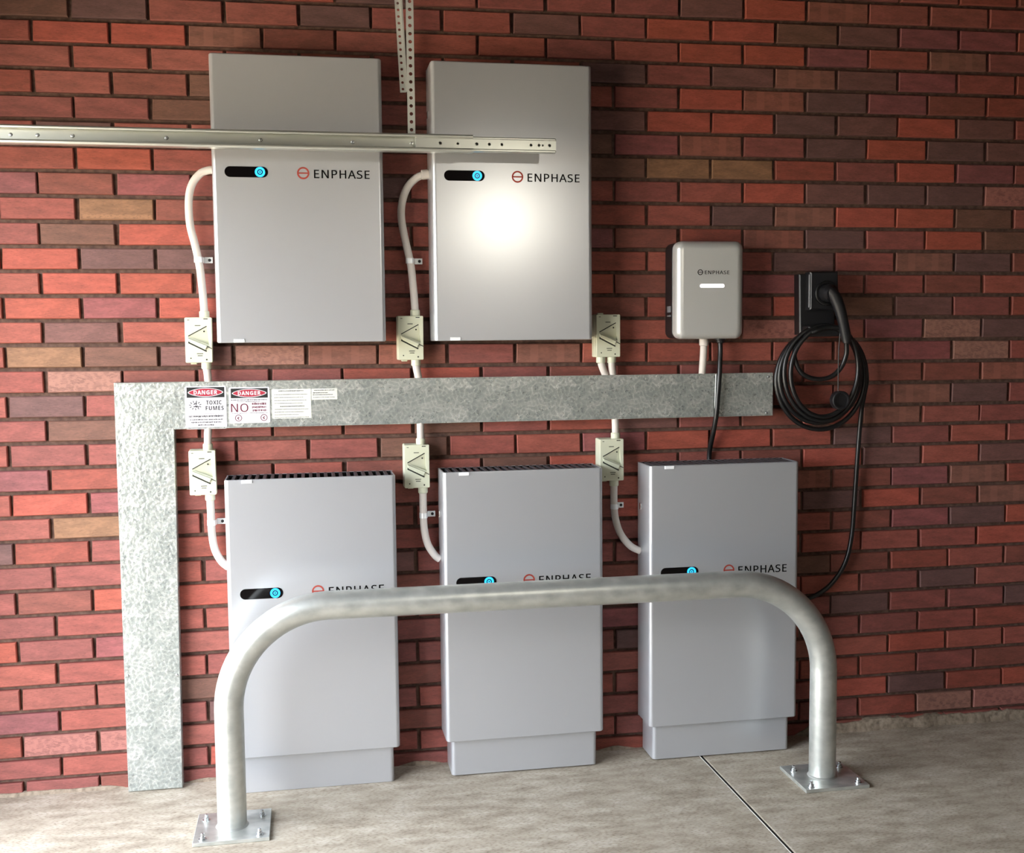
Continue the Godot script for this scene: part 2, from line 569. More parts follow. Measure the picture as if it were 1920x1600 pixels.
func brick_mesh(len_: float, hgt: float, sd: int) -> ArrayMesh:
	var r := RandomNumberGenerator.new()
	r.seed = sd
	var mb := MB.new()
	var b := 0.0028
	var dep := 0.05
	var o := []
	var q := []
	var p := []
	for s in [[-1, -1], [1, -1], [1, 1], [-1, 1]]:
		var j := Vector3(r.randf_range(-0.0014, 0.0014), r.randf_range(-0.0012, 0.0012), r.randf_range(-0.0007, 0.0007))
		var c := Vector3(s[0] * len_ / 2, s[1] * hgt / 2, 0) + j
		o.append(c - Vector3(0, 0, b))
		p.append(Vector3(c.x, c.y, -dep))
		q.append(c - Vector3(s[0] * b, s[1] * b, 0))
	var uvs := []
	for e in q: uvs.append(Vector2(e.x / len_ + 0.5, 0.5 - e.y / hgt))
	var f := Vector3(0, 0, 1)
	mb.tri(q[0], q[1], q[2], f, f, f, uvs[0], uvs[1], uvs[2])
	mb.tri(q[0], q[2], q[3], f, f, f, uvs[0], uvs[2], uvs[3])
	for i in 4:
		var j := (i + 1) % 4
		mb.quad(o[i], o[j], q[j], q[i])
		mb.quad(p[i], p[j], o[j], o[i])
	var st := mb.mesh()
	return st

func brick_wall() -> void:
	var wall := Node3D.new()
	wall.name = "wall_back"
	add_child(wall)
	tag(wall, "red brick wall in stretcher bond with raked dark joints", "", "", "structure")
	var back := MB.new()
	back.rbox(Vector3(1.3, 1.35, -0.066), Vector3(8.0, 3.1, 0.1), 0.002, 1)
	part("mortar", back, M.mortar, wall)
	var special := {}
	for t in TONES:
		for e in TONES[t].split(" "):
			special[e] = t
	var tex := {}
	for i in 5: tex["n%d" % i] = brick_texture("n", 100 + i * 7)
	for i in 2: tex["s%d" % i] = brick_texture("s", 200 + i * 7)
	tex["b0"] = brick_texture("b", 301)
	tex["b1"] = brick_texture("b", 317)
	tex["e0"] = brick_texture("e", 401)
	var palette := {
		"n": [rgb(158, 84, 72), rgb(152, 80, 70), rgb(162, 86, 72), rgb(147, 80, 72), rgb(154, 86, 75), rgb(142, 79, 72), rgb(136, 76, 64), rgb(150, 76, 62)],
		"o": [rgb(170, 84, 66), rgb(174, 85, 69)],
		"d": [rgb(112, 78, 74), rgb(122, 81, 75), rgb(118, 80, 66)],
		"t": [rgb(146, 106, 78)],
		"p": [rgb(146, 80, 79), rgb(140, 80, 80)],
		"b": [rgb(146, 88, 74), rgb(138, 90, 77)],
		"s": [rgb(158, 101, 92), rgb(152, 107, 94)],
	}
	var mats := {}
	var cell := 0.24
	var meshes := []
	for i in 5: meshes.append(brick_mesh(0.2288, 0.0690, 60 + i))
	var hidden := [Rect2(0.46, 1.52, 0.50, 0.87), Rect2(1.17, 1.52, 0.49, 0.87), Rect2(0.48, 0.0, 0.50, 1.04), Rect2(1.20, 0.0, 0.50, 1.04), Rect2(1.93, 0.0, 0.52, 1.04), Rect2(0.10, 0.0, 0.17, 1.37), Rect2(0.10, 1.22, 2.28, 0.145), Rect2(2.01, 1.5, 0.24, 0.33)]
	var all := []
	for r in range(-2, 33):
		var off := 0.0 if r % 2 == 0 else 0.5
		for k in range(-11, 22):
			var cx := (k + off + 0.5) * cell
			if cx < -2.6 or cx > 5.2: continue
			var y1 := course_y(r - 1, cx)
			var y0 := course_y(r, cx)
			var seen := 0.0
			for sx in [-0.4, -0.2, 0.0, 0.2, 0.4]:
				for sy in [0.25, 0.5, 0.75]:
					var q := Vector2(cx + sx * 0.23, lerpf(y0, y1, sy))
					var topy := lerpf(2.59, 2.745, (q.x + 0.2) / 3.58)
					var lo := lerpf(-0.207, -0.32, (2.59 - q.y) / 2.6)
					var hi := lerpf(3.38, 3.46, (2.74 - q.y) / 2.74)
					if q.y > topy or q.x < lo or q.x > hi or q.y < 0.0: continue
					var hid := false
					for hr in hidden:
						if hr.has_point(q): hid = true
					if not hid: seen += 1.0
			# nearer bricks show larger
			seen *= 1.2 - 0.08 * absf(cx)
			if y0 < -0.02: seen *= 0.5
			all.append({"r": r, "k": k, "x": cx, "y0": y0, "y1": y1, "seen": seen})
	all.sort_custom(func(p, q): return p.seen > q.seen if p.seen != q.seen else (p.r < q.r if p.r != q.r else p.k < q.k))
	var rest := {}
	for i in all.size():
		var e: Dictionary = all[i]
		rng.seed = (e.r + 40) * 977 + (e.k + 40) * 131
		for w in 3: rng.randf()
		var t: String = special.get("%d:%d" % [e.r, e.k], "")
		if t == "":
			var u := rng.randf()
			t = "n" if u < 0.76 else ("o" if u < 0.83 else ("d" if u < 0.94 else ("p" if u < 0.98 else "b")))
		var pal: Array = palette[t]
		var ci := rng.randi() % pal.size()
		var tk := "n%d" % (rng.randi() % 5)
		if t == "s": tk = "s%d" % (rng.randi() % 2)
		if t == "b": tk = "b%d" % (rng.randi() % 2)
		if e.r == 8 and e.k == 0: tk = "e0"
		var key := "%s%d%s" % [t, ci, tk]
		if not mats.has(key):
			var m := mat(pal[ci], 0.72)
			m.albedo_texture = tex[tk]
			mats[key] = m
		var ms: ArrayMesh = meshes[rng.randi() % 5]
		var hgt: float = e.y1 - e.y0
		var tilt: float = (course_y(e.r, e.x + 0.1) - course_y(e.r, e.x - 0.1)) / 0.2
		var at := Vector3(e.x + rng.randf_range(-0.002, 0.002), (e.y0 + e.y1) / 2, rng.randf_range(-0.0012, 0.0012))
		var xf := Transform3D(Basis(Vector3(0, 0, 1), atan(tilt)).scaled_local(Vector3(1, (hgt - 0.0130) / 0.069, 1)), at)
		if i < 300:
			var o := part("brick", ms, mats[key], wall)
			o.transform = xf
		else:
			if not rest.has(key): rest[key] = []
			rest[key].append([ms, xf])
	# the bricks that show least, joined
	var joined := ArrayMesh.new()
	var si := 0
	for key in rest:
		var st := SurfaceTool.new()
		st.begin(Mesh.PRIMITIVE_TRIANGLES)
		for e in rest[key]: st.append_from(e[0], 0, e[1])
		st.commit(joined)
		joined.surface_set_material(si, mats[key])
		si += 1
	var ro := MeshInstance3D.new()
	ro.mesh = joined
	ro.name = "bricks"
	wall.add_child(ro, true)
	tag(ro, "", "", "", "stuff")
	# rough cement fillet along the foot of the wall
	var nz := FastNoiseLite.new()
	nz.seed = 3; nz.frequency = 9.0
	for seg in [[2.50, 4.6, 0.040, 0.014], [-1.2, 0.09, 0.012, 0.010], [0.27, 0.46, 0.012, 0.010], [1.0, 1.17, 0.014, 0.010], [1.72, 1.88, 0.014, 0.010]]:
		var mb := MB.new()
		var cnt := int((seg[1] - seg[0]) / 0.02)
		var prev := []
		for i in cnt + 1:
			var x: float = lerpf(seg[0], seg[1], float(i) / cnt)
			var u: float = seg[2] * (1.0 + 0.35 * nz.get_noise_2d(x, 0))
			var d: float = seg[3] * (1.0 + 0.6 * nz.get_noise_2d(x, 7))
			var e := minf(1.0, minf(i, cnt - i) / 3.0)
			var cur := [Vector3(x, u * e, -0.009), Vector3(x, u * e * 0.92, d * 0.45 * e), Vector3(x, u * 0.45 * e, d * (0.8 + 0.3 * nz.get_noise_2d(x, 20)) * e), Vector3(x, -0.005, d * 1.5 * e)]
			if prev:
				for j in 3: mb.quad(prev[j + 1], cur[j + 1], cur[j], prev[j])
			prev = cur
		part("mortar_fillet", mb, M.fillet, wall)

# ---------------------------------------------------------------- battery cabinets
func cabinet(at: Vector3, W: float, H: float, y0: float, floor_standing: bool, label: String) -> Node3D:
	var o := thing("battery_cabinet", at, label, "battery", "battery cabinets on the wall")
	var s := W / 0.541
	var zb := 0.020
	var zf := 0.160
	var r := 0.014
	# shell outline seen from above, x across and z forward
	var out := []
	out.append([Vector2(-W / 2, zb), Vector2(-1, 0)])
	for i in 7:
		var a := PI - PI / 2 * i / 6
		out.append([Vector2(-W / 2 + r + cos(a) * r, zf - r + sin(a) * r), Vector2(cos(a), sin(a))])
	for i in 7:
		var a := PI / 2 - PI / 2 * i / 6
		out.append([Vector2(W / 2 - r + cos(a) * r, zf - r + sin(a) * r), Vector2(cos(a), sin(a))])
	out.append([Vector2(W / 2, zb), Vector2(1, 0)])
	var c := MB.new()
	var e := 0.0035
	var yt := y0 + H
	var cnt := out.size()
	for i in cnt - 1:
		var p: Vector2 = out[i][0]; var q: Vector2 = out[i + 1][0]
		var n1: Vector2 = out[i][1]; var n2: Vector2 = out[i + 1][1]
		var N1 := Vector3(n1.x, 0, n1.y); var N2 := Vector3(n2.x, 0, n2.y)
		var P := Vector3(p.x, 0, p.y); var Q := Vector3(q.x, 0, q.y)
		if (p - q).length() < 1e-6: continue
		c.quadn(P + Vector3(0, y0 + e, 0), Q + Vector3(0, y0 + e, 0), Q + Vector3(0, yt - e, 0), P + Vector3(0, yt - e, 0), N1, N2, N2, N1)
		var up := Vector3.UP
		# rounded rims
		c.quadn(P + up * (yt - e), Q + up * (yt - e), Q - N2 * e + up * yt, P - N1 * e + up * yt, N1, N2, (N2 + up * 2).normalized(), (N1 + up * 2).normalized())
		c.quadn(P + up * (y0 + e), Q + up * (y0 + e), Q - N2 * e + up * y0, P - N1 * e + up * y0, N1, N2, (N2 - up * 2).normalized(), (N1 - up * 2).normalized())
		var k := 0.006
		c.quadn(P - N1 * e + up * yt, Q - N2 * e + up * yt, Q - N2 * k + up * yt, P - N1 * k + up * yt, up, up, up, up)
		c.quadn(P - N1 * k + up * yt, Q - N2 * k + up * yt, Q - N2 * k + up * (yt - 0.018), P - N1 * k + up * (yt - 0.018), -N1, -N2, -N2, -N1)
		c.tri(Vector3(0, y0, zb), P - N1 * e + up * y0, Q - N2 * e + up * y0, -up, -up, -up)
	c.quadn(Vector3(-W / 2, y0, zb), Vector3(W / 2, y0, zb), Vector3(W / 2, yt, zb), Vector3(-W / 2, yt, zb), Vector3(0, 0, -1), Vector3(0, 0, -1), Vector3(0, 0, -1), Vector3(0, 0, -1))
	part("cover", c, M.silver, o)
	# wall bracket behind the cover
	var br := MB.new()
	br.rbox(Vector3(0, y0 + H / 2, 0.0105), Vector3(W - 0.03, H - 0.03, 0.018), 0.002, 1)
	part("wall_bracket", br, M.vent_black, o)
	# vent in the top: dark tray with fins
	var vt := MB.new()
	vt.rbox(Vector3(0, yt - 0.018, (zb + zf) / 2 - 0.003), Vector3(W - 0.0125, 0.004, zf - zb - 0.0055), 0.0005, 1)
	vt.rbox(Vector3(0, yt - 0.009, zb + 0.0015), Vector3(W - 0.004, 0.016, 0.003), 0.0005, 1)
	vt.rbox(Vector3(0, yt - 0.011, zf - 0.008), Vector3(W - 0.03, 0.014, 0.002), 0.0005, 1)
	var tray := part("vent_tray", vt, M.vent_black, o)
	var fm := MB.new()
	fm.rbox(Vector3.ZERO, Vector3(0.0110, 0.016, zf - zb - 0.014), 0.001, 1)
	var fin := fm.mesh()
	for i in 21:
		part("fin", fin, M.fin, tray, Vector3((i - 10) * (W - 0.04) / 20.6, yt - 0.0075, (zb + zf) / 2 - 0.003))
	# status window: a dark glossy capsule with a glowing button
	var fy := yt - 0.3685 * s
	var x0 := -W / 2
	var lc := Vector3(x0 + 0.107 * s, fy, zf)
	var lens := MB.new()
	lens.prism(rrect(0.135 * s, 0.034 * s, 0.0168 * s, 8), -0.004, 0.0012, 0.0005)
	var lo := part("status_window", lens, M.lens, o, lc)
	var bz := MB.new()
	bz.ring(Vector3(0.0425 * s, 0, 0.0012), 0.0, 0.0168 * s, 0.0004)
	part("button", bz, M.dark_blue, lo)
	var rg := MB.new()
	rg.ring(Vector3(0.0425 * s, 0, 0.0016), 0.0090 * s, 0.0160 * s, 0.0006)
	rg.ring(Vector3(0.0425 * s, 0, 0.0016), 0.0022 * s, 0.0058 * s, 0.0006, 16)
	tag(part("light_ring", rg, M.led, lo), "glowing cyan ring light")
	# emblem and lettering
	var em := MB.new()
	var er := 0.0195 * s
	em.ring(Vector3.ZERO, er - 0.0050, er, 0.0007)
	em.box(Vector3(0, 0, 0.0003), Vector3(er * 2 - 0.006, 0.0042, 0.0008))
	tag(part("emblem", em, M.rust_print, o, Vector3(x0 + 0.285 * s, fy - 0.001, zf)), "rust-red ring emblem with a bar across")
	lettering("lettering", "ENPHASE", 0.178 * s, 0.0265 * s, M.black_print, o, Vector3(x0 + 0.408 * s, fy - 0.003, zf + 0.0004), 400)
	# white tab on the rim
	var tb := MB.new()
	tb.rbox(Vector3(x0 + 0.070 * s, (yt - 0.0065) if floor_standing else (y0 + 0.0065), zf + 0.001), Vector3(0.034, 0.011, 0.004), 0.001, 2)
	part("rim_tab", tb, M.tab, o)
	# side latch and knockout on the left flank
	var sd := MB.new()
	sd.rbox(Vector3(x0 - 0.001, yt - 0.155, 0.055), Vector3(0.004, 0.022, 0.018), 0.001, 1)
	part("side_latch", sd, M.zinc, o)
	if floor_standing:
		var pw := W - 0.040
		var pl := MB.new()
		var poly := PackedVector2Array()
		for q in [[-pw / 2, 0.012]]: poly.append(Vector2(q[0], -q[1]))
		var R := 0.013
		var pf := 0.136
		for i in 6:
			var a := PI - PI / 2 * i / 5
			poly.append(Vector2(-pw / 2 + R + cos(a) * R, -(pf - R + sin(a) * R)))
		for i in 6:
			var a := PI / 2 - PI / 2 * i / 5
			poly.append(Vector2(pw / 2 - R + cos(a) * R, -(pf - R + sin(a) * R)))
		poly.append(Vector2(pw / 2, -0.012))
		pl.xf = Transform3D(Basis(Vector3(1, 0, 0), Vector3(0, 0, -1), Vector3(0, 1, 0)), Vector3.ZERO)
		pl.prism(poly, 0.001, y0 + 0.004)
		part("plinth", pl, M.silver, o)
	return o

func cabinets() -> void:
	var a := cabinet(Vector3(0.709, 1.501, 0), 0.541, 0.911, 0.0, false, "silver battery cabinet mounted high, the left one behind the metal rail")
	copy(a, Vector3(1.4095, 1.5005, 0), "silver battery cabinet mounted high, where the metal rail ends")
	var b := cabinet(Vector3(0.7245, 0, 0), 0.5545, 0.930, 0.127, true, "silver battery cabinet standing on the floor beside the vertical trunking")
	copy(b, Vector3(1.437, 0.003, 0), "silver battery cabinet standing on the floor, middle of the lower three")
	copy(b, Vector3(2.158, 0.003, 0), "silver battery cabinet standing on the floor below the wall charger")

# ---------------------------------------------------------------- hoop barrier
func barrier() -> void:
	var o := thing("hoop_barrier", Vector3(1.437, 0, 0.408), "galvanised steel hoop barrier bolted to the floor in front of the cabinets", "barrier")
	var xl := -0.977
	var xr := 0.978
	var top := 0.688
	var R := 0.31
	var pts := []
	for i in 6: pts.append(Vector3(xl, 0.012 + (top - R - 0.012) * i / 5.0, 0))
	for i in range(1, 21):
		var a := PI - PI / 2 * i / 20.0
		pts.append(Vector3(xl + R + cos(a) * R, top - R + sin(a) * R, 0))
	for i in range(1, 11): pts.append(Vector3(lerpf(xl + R, xr - R, i / 10.0), top, 0))
	for i in range(1, 21):
		var a := PI / 2 - PI / 2 * i / 20.0
		pts.append(Vector3(xr - R + cos(a) * R, top - R + sin(a) * R, 0))
	for i in range(1, 6): pts.append(Vector3(xr, (top - R) - (top - R - 0.012) * i / 5.0, 0))
	var t := MB.new()
	t.tube(pts, 0.0445, 40)
	part("hoop", t, M.pipe, o)
	var bolt := MB.new()
	bolt.turned(Vector3.ZERO, Vector3.UP, [[0.0, 0.012], [0.002, 0.012], [0.002, 0.0]], 16)
	bolt.turned(Vector3.ZERO, Vector3.UP, [[0.002, 0.0088], [0.009, 0.0088], [0.0102, 0.0075], [0.0102, 0.0]], 6)
	bolt.turned(Vector3.ZERO, Vector3.UP, [[0.010, 0.0052], [0.018, 0.0052], [0.0195, 0.004], [0.0195, 0.0]], 12)
	var bm := bolt.mesh()
	for x in [xl, xr]:
		var p := MB.new()
		p.rbox(Vector3(0, 0.0065, 0.002), Vector3(0.226, 0.012, 0.212), 0.0016, 2)
		var po := part("base_plate", p, M.pipe, o, Vector3(x + (0.003 if x == xl else 0.005), 0, 0))
		var w := MB.new()
		w.turned(Vector3(x, 0.0115, 0), Vector3.UP, [[0.0, 0.051], [0.003, 0.0485], [0.007, 0.044]], 40)
		part("weld", w, M.pipe, o)
		for s in [[-0.085, -0.052], [0.085, -0.052], [-0.085, 0.085], [0.083, 0.085]]:
			part("anchor_bolt", bm, M.zinc, po, Vector3(s[0], 0.0125, s[1]))

# ---------------------------------------------------------------- cable trunking
func trunking() -> void:
	var o := thing("cable_trunking", Vector3(0.1, 0, 0.003), "galvanised sheet metal cable trunking running along the wall and down to the floor", "trunking")
	var d := 0.047
	var lip := 0.0025
	# L-shaped lid: the upright leg and the long run
	var lid := MB.new()
	lid.prism(PackedVector2Array([Vector2(-0.002, 0.002), Vector2(0.1735, 0.002), Vector2(0.1855, 1.2195), Vector2(2.056, 1.2185), Vector2(2.060, 1.3725), Vector2(0.0, 1.374)]), 0.0, d, 0.002)
	part("lid", lid, M.galv, o)
	var en := MB.new()
	en.prism(PackedVector2Array([Vector2(2.057, 1.2178), Vector2(2.280, 1.2178), Vector2(2.280, 1.3722), Vector2(2.061, 1.3728)]), 0.0, d + 0.0006, 0.001)
	part("end_lid", en, M.galv, o)
	# folded lips along the edges
	var l := MB.new()
	l.rbox(Vector3(1.14, 1.3722, d - 0.001), Vector3(2.278, 0.0045, 0.007), 0.0018, 2)
	l.rbox(Vector3(1.233, 1.2205, d - 0.001), Vector3(2.094, 0.0045, 0.007), 0.0018, 2)
	part("folded_lip", l, M.galv, o)
	var sc := MB.new()
	sc.turned(Vector3.ZERO, Vector3(0, 0, 1), [[0.0, 0.0048], [0.0012, 0.0045], [0.0022, 0.003], [0.0025, 0.0]], 14)
	var sm := sc.mesh()
	for q in [[2.262, 1.359], [2.256, 1.2285], [0.010, 0.4], [0.168, 0.392]]:
		part("screw", sm, M.zinc, o, Vector3(q[0], q[1], d + 0.0004))

# ---------------------------------------------------------------- signs and labels
func text_rows(mb: MB, x0: float, x1: float, y: float, h: float, sd: int) -> void:
	var r := RandomNumberGenerator.new()
	r.seed = sd
	var x := x0
	while x < x1:
		var w := r.randf_range(0.0012, 0.004)
		if x + w > x1: break
		mb.box(Vector3(x + w / 2, y + r.randf_range(-0.12, 0.12) * h, 0.0012), Vector3(w, h * r.randf_range(0.9, 1.4), 0.0003))
		x += w + r.randf_range(0.0006, 0.0022)

func ellipse(w: float, h: float, c: Vector2) -> PackedVector2Array:
	var p := PackedVector2Array()
	for i in 40:
		var a := TAU * i / 40
		# pointed at both ends, like an eye
		p.append(c + Vector2(cos(a) * w / 2, sin(a) * h / 2 * (0.55 + 0.45 * absf(sin(a)))))
	return p

func signs() -> void:
	var z := 0.0502
	# first sign
	var o := thing("warning_sign", Vector3(0.3890, 1.288, z), "white warning sign with black header, burst symbol and red oval, left of the NO sign", "sign")
	var b := MB.new()
	b.prism(rrect(0.133, 0.142, 0.005, 4), 0.0, 0.0011, 0.0003)
	part("panel", b, M.sign_white, o)
	var h := MB.new()
	h.prism(rrect(0.121, 0.034, 0.0005, 1, Vector2(0.0, 0.0505)), 0.001, 0.0013)
	part("header", h, M.sign_black, o)
	var e1 := MB.new()
	e1.prism(ellipse(0.114, 0.0295, Vector2(0, 0.0505)), 0.0013, 0.0015)
	part("oval_border", e1, M.sign_white, o)
	var e2 := MB.new()
	e2.prism(ellipse(0.107, 0.0255, Vector2(0, 0.0505)), 0.0015, 0.0017)
	part("oval", e2, M.sign_red, o)
	lettering("header_lettering", "DANGER", 0.076, 0.0135, M.sign_white, o, Vector3(0, 0.0505, 0.0018), 700)
	# burst symbol: short strokes round a middle
	var bu := MB.new()
	for i in 11:
		var a := TAU * i / 11 + 0.2
		var q := Vector3(-0.034 + cos(a) * 0.0165, 0.008 + sin(a) * 0.0125, 0.0013)
		bu.xf = Transform3D(Basis(Vector3(0, 0, 1), a), q)
		bu.box(Vector3.ZERO, Vector3(0.007, 0.0022, 0.0006))
	for i in 5:
		bu.xf = Transform3D(Basis(Vector3(0, 0, 1), i * 1.3), Vector3(-0.036 + (i % 3) * 0.005, 0.004 + (i % 2) * 0.009, 0.0013))
		bu.box(Vector3.ZERO, Vector3(0.0075, 0.0030, 0.0006))
	part("burst_symbol", bu, M.sign_ink, o)
	lettering("lettering", "TOXIC", 0.050, 0.0135, M.sign_ink, o, Vector3(0.026, 0.0165, 0.0012), 700, 0.0)
	lettering("lettering", "FUMES", 0.058, 0.0135, M.sign_ink, o, Vector3(0.028, -0.002, 0.0012), 700, 0.0)
	var tr := MB.new()
	tr.box(Vector3(0, -0.0195, 0.0012), Vector3(0.120, 0.0006, 0.0002))
	text_rows(tr, -0.055, 0.056, -0.0285, 0.0046, 1)
	text_rows(tr, -0.052, 0.054, -0.0395, 0.0030, 2)
	text_rows(tr, -0.048, 0.050, -0.0485, 0.0030, 3)
	text_rows(tr, -0.026, 0.028, -0.0575, 0.0034, 4)
	part("small_print", tr, M.sign_ink, o)
	# second sign
	var p := thing("warning_sign", Vector3(0.5298, 1.2935, z), "white warning sign with a big maroon NO under a red oval header", "sign")
	b = MB.new()
	b.prism(rrect(0.133, 0.120, 0.005, 4), 0.0, 0.0011, 0.0003)
	part("panel", b, M.sign_white, p)
	h = MB.new()
	h.prism(rrect(0.120, 0.032, 0.0005, 1, Vector2(0.0, 0.0400)), 0.001, 0.0013)
	part("header", h, M.sign_black, p)
	e1 = MB.new()
	e1.prism(ellipse(0.113, 0.0280, Vector2(0, 0.0400)), 0.0013, 0.0015)
	part("oval_border", e1, M.sign_white, p)
	e2 = MB.new()
	e2.prism(ellipse(0.106, 0.0242, Vector2(0, 0.0400)), 0.0015, 0.0017)
	part("oval", e2, M.sign_red, p)
	lettering("header_lettering", "DANGER", 0.074, 0.0130, M.sign_white, p, Vector3(0, 0.0400, 0.0018), 700)
	lettering("big_lettering", "NO", 0.056, 0.0275, M.sign_maroon, p, Vector3(-0.0325, -0.0085, 0.0012), 400, 0.1)
	var ps := MB.new()
	text_rows(ps, -0.060, 0.060, 0.0175, 0.0022, 11)
	text_rows(ps, -0.040, 0.036, 0.0115, 0.0014, 12)
	text_rows(ps, -0.056, 0.058, -0.0265, 0.0012, 13)
	part("small_print", ps, M.sign_ink, p)
	var pt := MB.new()
	text_rows(pt, 0.008, 0.058, 0.0040, 0.0052, 14)
	text_rows(pt, 0.008, 0.056, -0.0070, 0.0052, 15)
	text_rows(pt, 0.010, 0.056, -0.0180, 0.0052, 16)
	part("red_print", pt, M.sign_maroon, p)
	for x in [-0.037, 0.046]:
		var c := MB.new()
		c.ring(Vector3(x, -0.0425, 0.0011), 0.0092, 0.0112, 0.0004, 24)
		c.xf = Transform3D(Basis(Vector3(0, 0, 1), 0.7), Vector3(x, -0.0425, 0.0013))
		c.box(Vector3(0, 0.0015, 0), Vector3(0.0085, 0.0028, 0.0004))
		c.box(Vector3(-0.002, -0.0025, 0), Vector3(0.003, 0.0045, 0.0004))
		part("prohibition_symbol", c, M.sign_maroon, p)
	# instruction labels
	var q := thing("instruction_label", Vector3(0.6672, 1.2955, z), "larger white paper label of small print on the trunking right of the NO sign", "label", "paper labels on the trunking")
	b = MB.new()
	b.prism(rrect(0.1290, 0.0985, 0.001, 2), 0.0, 0.0007)
	part("paper", b, M.label_paper, q)
	var lt := MB.new()
	text_rows(lt, -0.042, 0.042, 0.0430, 0.0022, 21)
	for i in 4: text_rows(lt, -0.056, 0.052 - 0.012 * (i % 2), 0.0310 - i * 0.0098, 0.0013, 22 + i)
	text_rows(lt, -0.038, 0.044, -0.0085, 0.0024, 30)
	for i in 4: text_rows(lt, -0.056, 0.056 - 0.016 * (i % 3), -0.0185 - i * 0.0090, 0.0013, 31 + i)
	lt.xf = Transform3D(Basis.IDENTITY, Vector3(0, 0, -0.0004))
	part("small_print", lt, M.sign_faint, q)
	var r := thing("instruction_label", Vector3(0.7762, 1.3258, z), "smaller white paper strip label at the end of the row of signs", "label", "paper labels on the trunking")
	b = MB.new()
	b.prism(rrect(0.0860, 0.0375, 0.001, 2), 0.0, 0.0007)
	part("paper", b, M.label_paper, r)
	lt = MB.new()
	text_rows(lt, -0.034, 0.034, 0.0130, 0.0020, 41)
	text_rows(lt, -0.038, 0.012, 0.0045, 0.0022, 42)
	text_rows(lt, -0.038, 0.030, -0.0020, 0.0018, 43)
	text_rows(lt, -0.038, 0.036, -0.0105, 0.0014, 44)
	part("small_print", lt, M.sign_faint, r)

# ---------------------------------------------------------------- isolator switches
func gland(o: Node, at: Vector3, dir: Vector3) -> void:
	var g := MB.new()
	g.turned(at, dir, [[-0.004, 0.0], [-0.004, 0.0165], [0.018, 0.0165], [0.021, 0.0150], [0.021, 0.0]], 20)
	part("gland", g, M.switch_body, o)

